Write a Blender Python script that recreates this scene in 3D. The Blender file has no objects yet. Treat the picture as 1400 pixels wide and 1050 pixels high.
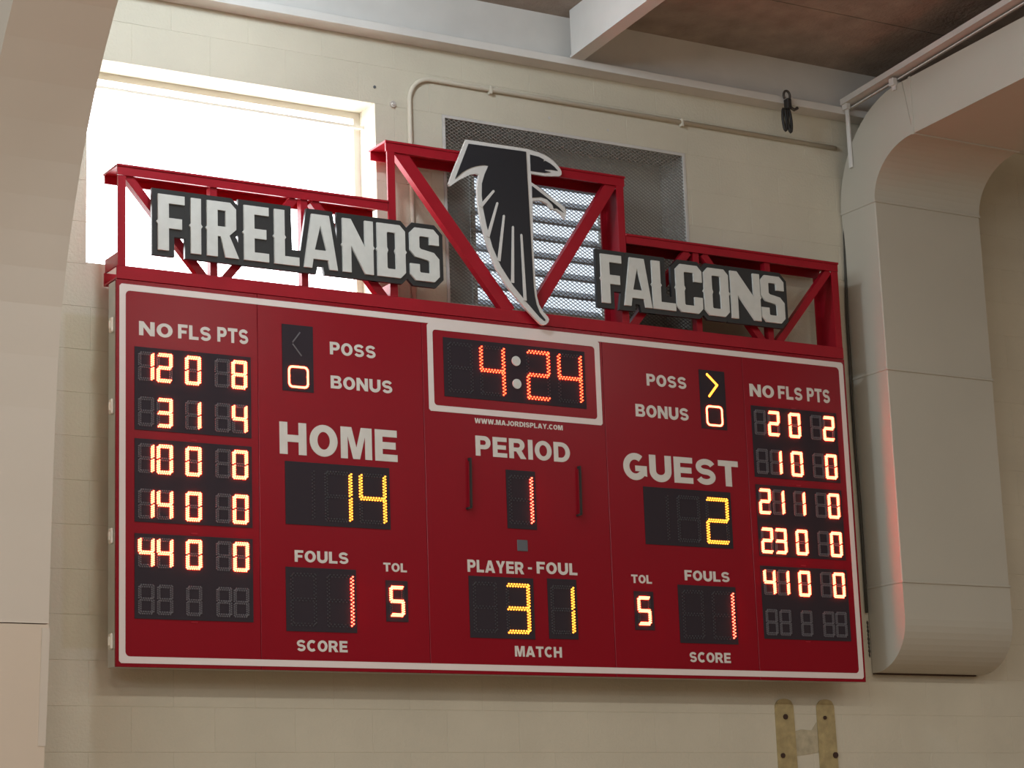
import bpy, bmesh, math, random
from mathutils import Vector, Matrix
random.seed(7)
S = bpy.context.scene
COL = S.collection

# ------------------------------------------------------------------ camera, world, light, exposure
cam = bpy.data.objects.new('camera', bpy.data.cameras.new('camera'))
COL.objects.link(cam)
cam.data.sensor_fit = 'HORIZONTAL'; cam.data.sensor_width = 36.0; cam.data.lens = 81.2996
cam.data.clip_start = 0.05; cam.data.clip_end = 200
cam.location = (-3.79573, -9.81579, 1.64559)
cam.rotation_mode = 'XYZ'; cam.rotation_euler = (1.788238, 0.035188, -0.541243)
S.camera = cam
S.view_settings.view_transform = 'Standard'; S.view_settings.look = 'None'
S.view_settings.gamma = 1.0; S.view_settings.use_curve_mapping = False
S.view_settings.exposure = 0.14
S.cycles.max_bounces = 8; S.cycles.diffuse_bounces = 4; S.cycles.glossy_bounces = 4

W = bpy.data.worlds.new('world'); S.world = W; W.use_nodes = True
bg = W.node_tree.nodes['Background']
bg.inputs[0].default_value = (0.80, 0.90, 1.0, 1); bg.inputs[1].default_value = 1.0

def area(name, loc, rot, sx, sy, power, color):
    l = bpy.data.lights.new(name, 'AREA'); l.shape = 'RECTANGLE'; l.size = sx; l.size_y = sy
    l.energy = power; l.color = color
    o = bpy.data.objects.new(name, l); COL.objects.link(o)
    o.location = loc; o.rotation_euler = rot
    return o
LAMP = 84
for ry, rz, k in ((-8.0, 6.85, 1.0), (-13.0, 7.1, 0.7), (-18.5, 7.1, 0.7)):
    for lx, kx in ((-4.0, 1.2), (-0.2, 1.15), (3.6, .85), (7.4, .58), (11.4, .35), (15.2, .3)):
        area('high_bay_lamp', (lx, ry, rz - .35), (0, 0, 0), 1.05, 0.4, LAMP * k * kx, (1.0, .97, .90))
# cool lamp recessed between the joists above the board
pl_ = bpy.data.lights.new('bay_lamp', 'POINT'); pl_.energy = 105; pl_.color = (.72, .87, 1.0); pl_.shadow_soft_size = .16
bay = bpy.data.objects.new('bay_lamp', pl_); bay.location = (0.15, -1.75, 6.2); COL.objects.link(bay)
# cool unseen side lights added to brighten the wall's upper left
area('added_side_daylight', (-6.9, -5.4, 5.1), (0, math.radians(-90), 0), 1.6, 6.5, 250, (.80, .91, 1.0))
area('added_side_daylight', (-6.9, -12.0, 5.0), (0, math.radians(-90), 0), 1.4, 5.0, 120, (.80, .91, 1.0))

# ------------------------------------------------------------------ helpers
def srgb(r, g, b):
    f = lambda c: c / 12.92 if c <= .04045 else ((c + .055) / 1.055) ** 2.4
    return (f(r / 255), f(g / 255), f(b / 255), 1)

def mat(name, color, rough=.6, metal=0.0, spec=.5, noise=0, nscale=8, bump=0, bscale=60, emit=None, estr=1.0, coat=0, rnd=0):
    m = bpy.data.materials.new(name); m.use_nodes = True
    nt = m.node_tree; N = nt.nodes; L = nt.links
    b = N['Principled BSDF']
    b.inputs['Base Color'].default_value = color
    b.inputs['Roughness'].default_value = rough
    b.inputs['Metallic'].default_value = metal
    b.inputs['Specular IOR Level'].default_value = spec
    if coat: b.inputs['Coat Weight'].default_value = coat; b.inputs['Coat Roughness'].default_value = .12
    if emit:
        b.inputs['Emission Color'].default_value = (*emit, 1); b.inputs['Emission Strength'].default_value = estr
    g = N.new('ShaderNodeNewGeometry')
    last = None
    if noise:
        t = N.new('ShaderNodeTexNoise'); t.inputs['Scale'].default_value = nscale; t.inputs['Detail'].default_value = 5
        L.new(g.outputs['Position'], t.inputs['Vector'])
        r = N.new('ShaderNodeMapRange'); r.inputs[1].default_value = .3; r.inputs[2].default_value = .7
        r.inputs[3].default_value = 1 - noise; r.inputs[4].default_value = 1 + noise * .5
        L.new(t.outputs[0], r.inputs[0]); last = r.outputs[0]
    if rnd:
        oi = N.new('ShaderNodeObjectInfo')
        r = N.new('ShaderNodeMapRange'); r.inputs[3].default_value = 1 - rnd; r.inputs[4].default_value = 1 + rnd * .6
        L.new(oi.outputs['Random'], r.inputs[0])
        if last:
            mm = N.new('ShaderNodeMath'); mm.operation = 'MULTIPLY'; L.new(last, mm.inputs[0]); L.new(r.outputs[0], mm.inputs[1]); last = mm.outputs[0]
        else: last = r.outputs[0]
    if last:
        v = N.new('ShaderNodeVectorMath'); v.operation = 'SCALE'
        v.inputs[0].default_value = color[:3]; L.new(last, v.inputs['Scale']); L.new(v.outputs[0], b.inputs['Base Color'])
    if bump:
        t = N.new('ShaderNodeTexNoise'); t.inputs['Scale'].default_value = bscale; t.inputs['Detail'].default_value = 6
        L.new(g.outputs['Position'], t.inputs['Vector'])
        bn = N.new('ShaderNodeBump'); bn.inputs['Strength'].default_value = bump; bn.inputs['Distance'].default_value = .01
        L.new(t.outputs[0], bn.inputs['Height']); L.new(bn.outputs[0], b.inputs['Normal'])
    return m

def wall_mat():
    """painted block: cream, with the older, yellower rectangle where a former board hung"""
    m = mat('painted_block', (.60, .555, .44, 1), .7, noise=.07, nscale=2.2, bump=.25, bscale=70, rnd=.012)
    nt = m.node_tree; N = nt.nodes; L = nt.links
    b = N['Principled BSDF']; src = b.inputs['Base Color'].links[0].from_socket
    g = [n for n in N if n.type == 'NEW_GEOMETRY'][0]
    s = N.new('ShaderNodeSeparateXYZ'); L.new(g.outputs['Position'], s.inputs[0])
    def edge(out, a, sign):
        r = N.new('ShaderNodeMapRange'); r.inputs[1].default_value = a - .01 * sign; r.inputs[2].default_value = a + .01 * sign
        L.new(out, r.inputs[0]); return r.outputs[0]
    def mul(a, c):
        k = N.new('ShaderNodeMath'); k.operation = 'MULTIPLY'; L.new(a, k.inputs[0]); L.new(c, k.inputs[1]); return k.outputs[0]
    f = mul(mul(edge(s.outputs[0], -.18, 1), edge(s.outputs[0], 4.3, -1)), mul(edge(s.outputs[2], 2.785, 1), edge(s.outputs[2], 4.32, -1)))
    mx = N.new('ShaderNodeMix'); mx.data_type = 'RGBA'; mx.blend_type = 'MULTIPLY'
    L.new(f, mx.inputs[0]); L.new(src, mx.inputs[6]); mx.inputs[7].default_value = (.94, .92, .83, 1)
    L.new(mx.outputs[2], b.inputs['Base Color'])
    return m

M = {}
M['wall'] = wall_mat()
M['plain'] = mat('cream_paint', (.60, .555, .45, 1), .7, noise=.05, nscale=1.5, bump=.1)
M['duct'] = mat('duct_paint', (.47, .44, .365, 1), .5, noise=.05, nscale=1.3, bump=.03, bscale=9)
M['column'] = mat('column_paint', (.60, .52, .43, 1), .6, noise=.03, nscale=1.2)
M['steel_white'] = mat('pale_steel_paint', (.66, .64, .60, 1), .5, noise=.06, nscale=5)
M['deck'] = mat('ceiling_deck', (.36, .30, .255, 1), .9, noise=.22, nscale=7, bump=.8, bscale=45)
M['floor'] = mat('maple_floor', (.44, .31, .20, 1), .35, noise=.1, nscale=3)
M['far_wall'] = mat('far_wall_paint', (.50, .46, .39, 1), .8)
M['red_panel'] = mat('red_panel', (.245, .0052, .013, 1), .24, spec=.20, noise=.04, nscale=1.5, bump=.03, bscale=2.5)
M['red_steel'] = mat('red_powder_coat', (.32, .007, .017, 1), .36, spec=.25, noise=.08, nscale=9, bump=.04, bscale=40)
M['alu'] = mat('mill_aluminium', (.62, .62, .60, 1), .32, metal=1, noise=.08, nscale=8, bump=.15, bscale=6)
M['spot_tab'] = mat('pale_spot', (.85, .83, .70, 1), .3)
M['dark_metal'] = mat('dark_metal', (.10, .09, .08, 1), .5, metal=.6)
M['stripe'] = mat('stripe_vinyl', (.72, .64, .60, 1), .5)
M['letter'] = mat('letter_vinyl', (.66, .63, .57, 1), .5, noise=.05, nscale=20)
M['display'] = mat('display_plate', (.030, .022, .028, 1), .6, spec=.2)
M['led_off'] = mat('led_off', (.13, .12, .13, 1), .35)
M['led_off_dim'] = mat('led_off_dim', (.045, .043, .048, 1), .45)
M['colon'] = mat('colon_lens', (.62, .64, .60, 1), .35)
M['led_red'] = mat('led_red', (.3, .1, .1, 1), .4, emit=(27, 1.5, .62))
M['led_clock'] = mat('led_clock', (.3, .1, .1, 1), .4, emit=(22, .55, .16))
M['led_rose'] = mat('led_rose', (.3, .1, .1, 1), .4, emit=(28, .80, .42))
M['led_amber'] = mat('led_amber', (.3, .25, .1, 1), .4, emit=(5.0, 1.25, .09))
M['black_board'] = mat('black_acrylic', (.018, .019, .020, 1), .35)
M['sign_letter'] = mat('sign_letter', (.60, .60, .56, 1), .45, noise=.05, nscale=25)
M['emblem_black'] = mat('emblem_black', (.014, .015, .020, 1), .38)
M['emblem_white'] = mat('emblem_outline', (.62, .60, .57, 1), .45)
M['mesh'] = mat('wire_mesh', (.27, .25, .22, 1), .5, metal=.3)
M['recess'] = mat('recess_paint', (.58, .56, .52, 1), .8, noise=.1, nscale=6)
M['recess_panel'] = mat('recess_panel', (.48, .46, .41, 1), .8, noise=.1, nscale=6)
M['pane'] = mat('daylight_pane', (.7, .7, .7, 1), .3, emit=(.93, .97, 1.0), estr=8.0)
M['pane_dim'] = mat('daylight_louvre_pane', (.6, .6, .6, 1), .3, emit=(.80, .90, 1.0), estr=1.0)
M['blade'] = mat('louvre_glass', (.33, .37, .42, 1), .2, spec=.7)
M['win_frame'] = mat('window_frame', (.66, .62, .54, 1), .5)
M['cable'] = mat('shade_and_caulk', (.05, .045, .035, 1), .7)  # dark colour of the built shade line and of the caulk smear
M['mustard'] = mat('mustard_residue', (.42, .33, .16, 1), .7, noise=.22, nscale=22, bump=.3)
M['bolt_dark'] = mat('rusty_bolt', (.045, .02, .012, 1), .7)
M['bolt_light'] = mat('zinc_bolt', (.70, .68, .64, 1), .35, metal=.6)
M['tape'] = mat('grey_sensor', (.10, .11, .12, 1), .6)
M['black'] = mat('black_rubber', (.02, .018, .016, 1), .6)

ORG = {}
def link(o, parent=None, **props):
    COL.objects.link(o)
    if parent is not None: o.parent = parent
    for k, v in props.items(): o[k] = v
    return o
def thing(name, label, cat, loc, group=None):
    o = bpy.data.objects.new(name, None); o.empty_display_size = .1; o.location = loc
    link(o, None, label=label, category=cat)
    if group: o['group'] = group
    ORG[o.name] = Vector(loc)
    return o
def root_of(o):
    while o.parent: o = o.parent
    return o
def org(parent):
    if parent is None: return Vector((0, 0, 0))
    return ORG.get(root_of(parent).name, Vector((0, 0, 0)))
def obj(name, bm, m, parent=None, smooth=False, **props):
    me = bpy.data.meshes.new(name)
    bmesh.ops.translate(bm, verts=bm.verts, vec=-org(parent))
    bm.to_mesh(me); bm.free()
    for x in (m if isinstance(m, (list, tuple)) else [m]): me.materials.append(x)
    if smooth:
        for p in me.polygons: p.use_smooth = True
    return link(bpy.data.objects.new(name, me), parent, **props)
def top(name, bm, m, label, cat, group=None, smooth=False):
    o = obj(name, bm, m, None, smooth, label=label, category=cat)
    if group: o['group'] = group
    # put the origin at the mesh itself
    me = o.data; c = sum((v.co for v in me.vertices), Vector()) / len(me.vertices)
    me.transform(Matrix.Translation(-c)); o.location = c
    return o
def BM(): return bmesh.new()
def box(bm, x0, x1, y0, y1, z0, z1, bev=0, mi=0):
    b = bmesh.new() if bev else bm
    v = [b.verts.new(p) for p in ((x0,y0,z0),(x1,y0,z0),(x1,y1,z0),(x0,y1,z0),(x0,y0,z1),(x1,y0,z1),(x1,y1,z1),(x0,y1,z1))]
    fs = [b.faces.new([v[i] for i in q]) for q in ((3,2,1,0),(4,5,6,7),(0,1,5,4),(1,2,6,5),(2,3,7,6),(3,0,4,7))]
    for f in fs: f.material_index = mi
    if bev:
        bmesh.ops.bevel(b, geom=b.edges[:], offset=bev, segments=1, affect='EDGES', clamp_overlap=True)
        tmp = bpy.data.meshes.new('tmp'); b.to_mesh(tmp); b.free(); bm.from_mesh(tmp); bpy.data.meshes.remove(tmp)
    return bm
def rect_frame(bm, x0, x1, z0, z1, w, y0, y1):
    box(bm, x0, x1, y0, y1, z1 - w, z1); box(bm, x0, x1, y0, y1, z0, z0 + w)
    box(bm, x0, x0 + w, y0, y1, z0 + w, z1 - w); box(bm, x1 - w, x1, y0, y1, z0 + w, z1 - w)
    return bm
def bx(*a, **k): return box(bmesh.new(), *a, **k)
def prism_xz(bm, pts, y0, y1):
    """outline in the wall plane (x, z), front at y0 and back at y1"""
    ar = sum(pts[i][0]*pts[(i+1)%len(pts)][1]-pts[(i+1)%len(pts)][0]*pts[i][1] for i in range(len(pts)))
    if ar < 0: pts = pts[::-1]
    a = [bm.verts.new((x, y0, z)) for x, z in pts]; b = [bm.verts.new((x, y1, z)) for x, z in pts]
    n = len(pts)
    fs = [bm.faces.new(a), bm.faces.new(b[::-1])]
    for i in range(n): bm.faces.new((a[(i+1)%n], a[i], b[i], b[(i+1)%n]))
    for f in fs: f.normal_update()
    bmesh.ops.triangulate(bm, faces=fs)
    return bm
def prism_yz(bm, pts, x0, x1):
    ar = sum(pts[i][0]*pts[(i+1)%len(pts)][1]-pts[(i+1)%len(pts)][0]*pts[i][1] for i in range(len(pts)))
    if ar < 0: pts = pts[::-1]
    a = [bm.verts.new((x1, y, z)) for y, z in pts]; b = [bm.verts.new((x0, y, z)) for y, z in pts]
    n = len(pts)
    fs = [bm.faces.new(a), bm.faces.new(b[::-1])]
    for i in range(n): bm.faces.new((a[(i+1)%n], a[i], b[i], b[(i+1)%n]))
    for f in fs: f.normal_update()
    bmesh.ops.triangulate(bm, faces=fs)
    return bm
def bar(bm, p, q, w, y0, y1, ext=0):
    """straight flat-faced bar in the wall plane from p to q, width w"""
    p = Vector(p); q = Vector(q); d = (q - p).normalized(); n = Vector((-d.y, d.x)) * w / 2
    p = p - d * ext; q = q + d * ext
    return prism_xz(bm, [tuple(p + n), tuple(p - n), tuple(q - n), tuple(q + n)], y0, y1)
def cyl(bm, c, r, y0, y1, n=20):
    return prism_xz(bm, [(c[0] + r*math.cos(2*math.pi*i/n), c[1] + r*math.sin(2*math.pi*i/n)) for i in range(n)], y0, y1)
def tube(bm, path, r, n=10):
    rings = []; P = [Vector(p) for p in path]
    up = Vector((0, 1, 0))
    for i, p in enumerate(P):
        d = (P[min(i+1, len(P)-1)] - P[max(i-1, 0)]).normalized()
        u = up if abs(d.dot(up)) < .95 else Vector((1, 0, 0))
        a = d.cross(u).normalized(); b = d.cross(a).normalized()
        rings.append([bm.verts.new(p + (a*math.cos(2*math.pi*k/n) + b*math.sin(2*math.pi*k/n)) * r) for k in range(n)])
    for i in range(len(P) - 1):
        for k in range(n): bm.faces.new((rings[i][k], rings[i][(k+1)%n], rings[i+1][(k+1)%n], rings[i+1][k]))
    bm.faces.new(rings[0]); bm.faces.new(rings[-1][::-1])
    bmesh.ops.recalc_face_normals(bm, faces=bm.faces)
    return bm
def struct(name, bm, m, parent=None, **kw):
    o = obj(name, bm, m, parent, **kw)
    if parent is None: o['kind'] = 'structure'
    return o

# ------------------------------------------------------------------ the room shell
XL, XR, YF, YB = -7.0, 20.0, 0.0, -24.0
ZC = 0.2032; Z0 = 2.530                     # block course and one measured bed joint
WIN = [(-.075, 1.455, Z0 + 10*ZC, Z0 + 15*ZC), (1.844, 3.371, Z0 + 10*ZC, Z0 + 15*ZC)]
roofz = lambda y: 6.25 - .082 * (y + .1)
bm = BM()
xs = [XL, WIN[0][0], WIN[0][1], WIN[1][0], WIN[1][1], XR]
zb, zt = WIN[0][2], WIN[0][3]
yw = .0016                                   # mortar plane, the block faces stand a little proud of it
box(bm, XL, XR, yw, .30, 0, zb); box(bm, XL, XR, yw, .30, zt, 6.4)
for a, b in ((xs[0], xs[1]), (xs[2], xs[3]), (xs[4], xs[5])): box(bm, a, b, yw, .30, zb, zt)
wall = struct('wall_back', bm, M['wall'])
# the painted concrete blocks that the photograph shows around the board
nblk = 0
BL = .4064
cache = {}
def block(x0, x1, z0, z1):
    global nblk
    j = .0009
    w = round(x1 - x0 - 2*j, 4); h = round(z1 - z0 - 2*j, 4)
    if w < .02: return
    if (w, h) not in cache:
        b = BM(); box(b, -w/2, w/2, 0, .02, -h/2, h/2, bev=.0011)
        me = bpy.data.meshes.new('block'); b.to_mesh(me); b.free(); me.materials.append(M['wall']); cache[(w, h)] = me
    o = bpy.data.objects.new('block', cache[(w, h)]); o.location = ((x0+x1)/2, 0, (z0+z1)/2)
    COL.objects.link(o); o.parent = wall; nblk += 1
for k in range(-2, 17):
    z0 = Z0 + k*ZC; z1 = z0 + ZC
    off = .35 + (BL/2 if k % 2 else 0)
    n0 = int((-.60 - off) // BL)
    x = off + n0 * BL
    while x < 6.15:
        a, b = x, x + BL; x += BL
        segs = [(a, b)]
        if k >= 10 and k < 15:
            for wx0, wx1, _, _ in WIN:
                ns = []
                for s0, s1 in segs:
                    if s1 <= wx0 or s0 >= wx1: ns.append((s0, s1)); continue
                    if s0 < wx0: ns.append((s0, wx0))
                    if s1 > wx1: ns.append((wx1, s1))
                segs = ns
        for s0, s1 in segs:
            hid = (z0 > 2.78 and z1 < 4.46 and s0 > .12 and s1 < 4.36)      # behind the board
            hid = hid or (z0 > 3.0 and z1 < 5.3 and s0 > 4.50 and s1 < 5.25)   # behind the duct
            if not hid: block(s0, s1, z0, z1)

struct('floor', bx(XL, XR, YB, .3, -.1, 0), M['floor'])
bm = BM(); prism_yz(bm, [(.3, roofz(.3)), (-13, roofz(-13)), (YB, roofz(-13) - .9), (YB, roofz(-13) - .7), (-13, roofz(-13)+.2), (.3, roofz(.3)+.2)], XL, XR)
ceil = struct('ceiling', bm, M['deck'])
struct('wall_left', bx(XL-.2, XL, YB, .3, 0, 8), M['far_wall'])
struct('wall_right', bx(XR, XR+.2, YB, .3, 0, 8), M['far_wall'])
struct('wall_front', bx(XL, XR, YB-.2, YB, 0, 8), M['far_wall'])

# ceiling planks of the deck, visible as wide boards with seams
for i in range(5):
    y1 = -.02 - i * .61
    b = BM(); prism_yz(b, [(y1, roofz(y1) - .001), (y1 - .602, roofz(y1 - .602) - .001), (y1 - .602, roofz(y1 - .602) - .016), (y1, roofz(y1) - .016)], -1.2, 6.4)
    obj('deck_panel', b, M['deck'], ceil)

# ledger beam along the wall: web, bottom flange, lip
bm = BM()
box(bm, -2.4, 8.0, -.03, -.001, 5.94, 6.262)
box(bm, -2.4, 8.0, -.105, -.001, 5.925, 5.945, bev=.002)
box(bm, -2.4, 8.0, -.112, -.100, 5.925, 5.968, bev=.002)
struct('trim_1', bm, M['steel_white'])
# joists running out from the wall
def joist(name, x, w, depth, thick=.012):
    b = BM(); ya, yb = -.115, -5.0
    zf = lambda y: 5.965 - .082 * (y + .12)
    prism_yz(b, [(ya, zf(ya)), (yb, zf(yb)), (yb, zf(yb) + .014), (ya, zf(ya) + .014)], x - w/2, x + w/2)
    prism_yz(b, [(ya, zf(ya)+.014), (yb, zf(yb)+.014), (yb, roofz(yb) - .018), (ya, roofz(ya) - .018)], x - thick, x + thick)
    return struct(name, b, M['steel_white'])
joist('trim_2', 2.615, .085, .28, .034)
b = BM(); ya, yb = -.115, -5.0
zf = lambda y: 5.975 - .085 * (y + .12)
prism_yz(b, [(ya, zf(ya)), (yb, zf(yb)), (yb, zf(yb) + .034), (ya, zf(ya) + .034)], 4.40, 4.412)
prism_yz(b, [(ya, zf(ya) - .022), (yb, zf(yb) - .022), (yb, zf(yb) - .014), (ya, zf(ya) - .014)], 4.45, 4.465)
prism_yz(b, [(ya, zf(ya)), (yb, zf(yb)), (yb, zf(yb) + .010), (ya, zf(ya) + .010)], 4.41, 4.47)
struct('trim_3', b, M['steel_white'])
b = BM(); prism_yz(b, [(ya, zf(ya)), (yb, zf(yb)), (yb, zf(yb) + .05), (ya, zf(ya) + .05)], 6.15, 6.21)
struct('trim_4', b, M['steel_white'])

# ------------------------------------------------------------------ window 1 (glazed, blown out by daylight) and window 2 (louvre behind mesh)
x0, x1, z0, z1 = WIN[0]
w1 = struct('window_1', bx(x0, x1, .215, .225, z0, z1), M['pane'])
b = BM()
rect_frame(b, x0, x1, z0 + .013, z1, .035, .17, .21)
obj('window_frame', b, M['win_frame'], w1)
obj('window_sill', bx(x0, x1, .004, .17, z0-.002, z0+.012), M['plain'], w1)
obj('top_rail', bx(x0, x1, .12, .14, z1-.10, z1-.085), M['win_frame'], w1)
x0, x1, z0, z1 = WIN[1]
b = BM(); LX0, LX1, LZ0, LZ1 = 2.135, 2.965, 4.635, 5.455
box(b, x0, LX0, .24, .28, z0, z1); box(b, LX1, x1, .24, .28, z0, z1)
box(b, LX0, LX1, .24, .28, z0, LZ0); box(b, LX0, LX1, .24, .28, LZ1, z1)
w2 = struct('window_2', b, M['recess_panel'])
obj('pane', bx(LX0, LX1, .285, .295, LZ0, LZ1), M['pane_dim'], w2)
b = BM()
rect_frame(b, LX0, LX1, LZ0, LZ1, .02, .22, .239)
obj('window_frame', b, M['win_frame'], w2)
for i in range(8):
    zc = LZ0 + .045 + i * .1
    b = BM(); prism_yz(b, [(.228, zc - .028), (.275, zc + .018), (.279, zc + .014), (.232, zc - .032)], LX0 + .02, LX1 - .02)
    box(b, LX0+.02, LX1-.02, .226, .234, zc - .036, zc - .024)
    obj('louvre_blade', b, M['blade'], w2)
# reveal lining painted like the recess
b = BM(); box(b, x0+.005, x1-.005, .010, .238, z1-.004, z1-.0005); box(b, x1-.004, x1-.0005, .010, .238, z0, z1-.004); box(b, x0+.0005, x0+.004, .010, .238, z0, z1-.004)
obj('reveal', b, M['recess'], w2)
# steel frame and expanded mesh over the opening
b = BM()
f = .016
rect_frame(b, x0 + .001, x1 - .001, z0 + .001, z1 - .001, f, -.003, .009)
obj('mesh_frame', b, M['recess'], w2)
b = BM()
ang = math.radians(33); ta = math.tan(ang); pitch = .019; wd = .0029
h = z1 - z0; wdt = x1 - x0
for sgn in (1, -1):
    c = -wdt * ta - 0.0
    while c < h + wdt * ta:
        # line z = c + sgn*ta*x clipped to the opening
        pts = []
        if sgn > 0:
            xa = max(0, -c / ta); xb = min(wdt, (h - c) / ta)
        else:
            xa = max(0, (c - h) / ta); xb = min(wdt, c / ta)
        if xb - xa > .01:
            bar(b, (x0 + xa, z0 + c + sgn*ta*xa), (x0 + xb, z0 + c + sgn*ta*xb), wd, .003 if sgn > 0 else .0045, .006 if sgn > 0 else .0075)
        c += pitch
obj('expanded_mesh', b, M['mesh'], w2, kind='stuff')

# ------------------------------------------------------------------ left frame column (tapered leg with haunch) 
col = thing('frame_column', 'cream tapered building column curving into the roof at the left edge of the picture', 'column', (-.665, -.3, 0))
pf = [(-.529, 2.226), (-.572, 2.826), (-.600, 3.29), (-.635, 3.72), (-.664, 3.94), (-.703, 4.152), (-.746, 4.30), (-.797, 4.44), (-.856, 4.58), (-.922, 4.72), (-.998, 4.86), (-1.085, 5.00), (-1.19, 5.14), (-1.31, 5.28), (-1.50, 5.46), (-1.75, 5.66), (-2.2, 5.95), (-3.0, 6.10), (-12.9, 6.92)]
body = [(-.010, 2.82)] + [(-.5725, 2.82)] + pf[1:] + [(-12.9, 7.2), (-.010, roofz(-.01) - .03)]
b = BM(); prism_yz(b, body, -.88, -.45); obj('upper_casing', b, M['column'], col, smooth=False)
b = BM(); prism_yz(b, [(-.010, 0), (-.42, 0), (-.529, 2.226), (-.574, 2.815), (-.010, 2.815)], -.88, -.45); obj('lower_casing', b, mat('column_paint_lower', (.62, .51, .40, 1), .6, noise=.03, nscale=1.2), col)
b = BM(); prism_yz(b, [(-.538, 2.315), (-.580, 2.80), (-.574, 2.80), (-.532, 2.315)], -.48, -.447); obj('corner_strip', b, M['column'], col)

# ------------------------------------------------------------------ air duct on the right
DX0, DX1, DF = 4.44, 5.215, -.305
duct = thing('air_duct', 'large cream air duct elbowing from the ceiling down the wall right of the scoreboard', 'duct', ((DX0+DX1)/2, -.15, 2.76))
def arc(cy, cz, ry, rz, a0, a1, n=14):
    return [(cy + ry*math.cos(math.radians(a0 + (a1-a0)*i/n)), cz + rz*math.sin(math.radians(a0 + (a1-a0)*i/n))) for i in range(n+1)]
zr = lambda y: .04 * -(y + .6)
# elbow: outer curve from the wall to the horizontal run, inner curve from the front face
outer = arc(-.60, 5.36, .592, .605, 0, 90); inner = arc(-.66, 5.36, .355, .285, 90, 0)
b = BM(); prism_yz(b, outer + inner, DX0, DX1); obj('upper_elbow', b, M['duct'], duct)
run = [(-.602, 5.965), (-3.2, 5.965 + .10), (-3.2, 5.645 + .10), (-.662, 5.645)]
b = BM(); prism_yz(b, run, DX0 + .001, DX1 - .001); obj('horizontal_run', b, M['duct'], duct)
obj('duct_section', bx(DX0 + .001, DX1 - .001, DF, -.008, 4.398, 5.357, bev=.004), M['duct'], duct)
obj('duct_section', bx(DX0 + .001, DX1 - .001, DF, -.008, 3.222, 4.394, bev=.004), M['duct'], duct)
foot = [(-.008, 3.218), (DF, 3.218), (DF, 3.02)] + arc(-.03, 3.02, .275, .265, 180, 270, 12)[1:] + [(-.008, 2.755)]
b = BM(); prism_yz(b, foot, DX0 + .001, DX1 - .001); obj('curved_foot', b, M['duct'], duct)
for z in (3.220, 4.396, 5.358):
    b = BM(); box(b, DX0 - .004, DX1 + .004, DF - .007, -.006, z - .006, z + .006, bev=.002); obj('seam_flange', b, M['duct'], duct)
b = BM(); box(b, DX0 - .004, DX1 + .004, -.672, -.655, 5.638, 5.972, bev=.002); obj('seam_flange', b, M['duct'], duct)
obj('foot_edge', bx(DX0, DX1 - .05, -.035, -.010, 2.748, 2.756), M['bolt_dark'], duct)
def strap(name, y, za, zb, lab):
    b = BM(); box(b, 4.425, 4.437, y - .014, y + .014, za, zb, bev=.002); box(b, 4.41, 4.44, y - .02, y + .02, zb - .03, zb + .012, bev=.002)
    top('hanger_strap', b, M['steel_white'], lab, 'strap', 'straps holding the air duct')
strap('a', -.135, 5.60, 5.975, 'thin pale steel strap hanging from the ledger beam corner beside the duct elbow')
strap('b', -.545, 5.93, 5.985, 'short pale steel strap holding the top of the duct elbow')

# shaded gap between board and duct, built as a thin dark tube
pts = [(4.452, -.018, 5.35), (4.438, -.015, 5.0)] + [(4.424 + .003*math.sin(i*1.3), -.014, 5.0 - i*.24) for i in range(1, 8)] + [(4.424, -.014, 3.085)]
top('shade_gap_line', tube(BM(), pts, .008), M['cable'], 'thin dark strip standing for the shaded gap between scoreboard and duct', 'cable', smooth=True)
b = BM()
for i in range(9):
    z = 3.03 - i*.022; r = random.uniform(.004, .009)
    prism_xz(b, [(4.432 - r, z), (4.432 + r*.4, z - .013), (4.432 + r, z + .002), (4.430, z + .013)], -.006, -.001)
top('caulk_smear', b, M['cable'], 'ragged dark caulk smear beside the bottom of the duct', 'caulk')

# conduit: up from behind the sign, round the corner, along to the duct
pts = [(1.648, -.014, 4.47), (1.648, -.014, 5.62)] + [(1.778 - .13*math.cos(math.radians(a)), -.014, 5.62 + .13*math.sin(math.radians(a))) for a in range(10, 91, 10)] + [(4.43, -.014, 5.752)]
cd = thing('conduit', 'cream painted conduit rising behind the sign and running along the wall under the ledger beam', 'conduit', (1.648, -.014, 4.47))
obj('pipe', tube(BM(), pts, .0125, 12), M['plain'], cd, smooth=True)
for (cx, cz, hor) in ((2.13, 5.751, 1), (3.35, 5.751, 1), (1.648, 5.18, 0)):
    b = BM()
    if hor: box(b, cx-.008, cx+.008, -.030, -.001, cz-.026, cz+.018, bev=.002)
    else: box(b, cx-.02, cx+.03, -.030, -.001, cz-.008, cz+.008, bev=.002)
    obj('pipe_clip', b, M['plain'], cd)
# anchors on the wall between the windows
b = BM(); cyl(b, (1.555, 5.587), .017, -.012, -.0005, 16); cyl(b, (1.555, 5.587), .009, -.019, -.012, 10)
top('anchor_bolt', b, M['bolt_light'], 'round pale bolt head on the wall between the two windows', 'bolt')
top('wall_anchor', cyl(BM(), (1.456, 5.665), .008, -.004, -.0005, 10), M['tape'], 'small dark anchor above the corner of the bright window', 'bolt', 'wall anchors')
top('wall_anchor', cyl(BM(), (2.50, 5.655), .008, -.003, -.0005, 10), M['recess'], 'small grey plug left of the other one above the louvre window', 'bolt', 'wall anchors')
top('wall_anchor', cyl(BM(), (2.87, 5.64), .007, -.003, -.0005, 10), M['recess'], 'small grey plug right of the other one above the louvre window', 'bolt', 'wall anchors')

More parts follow.
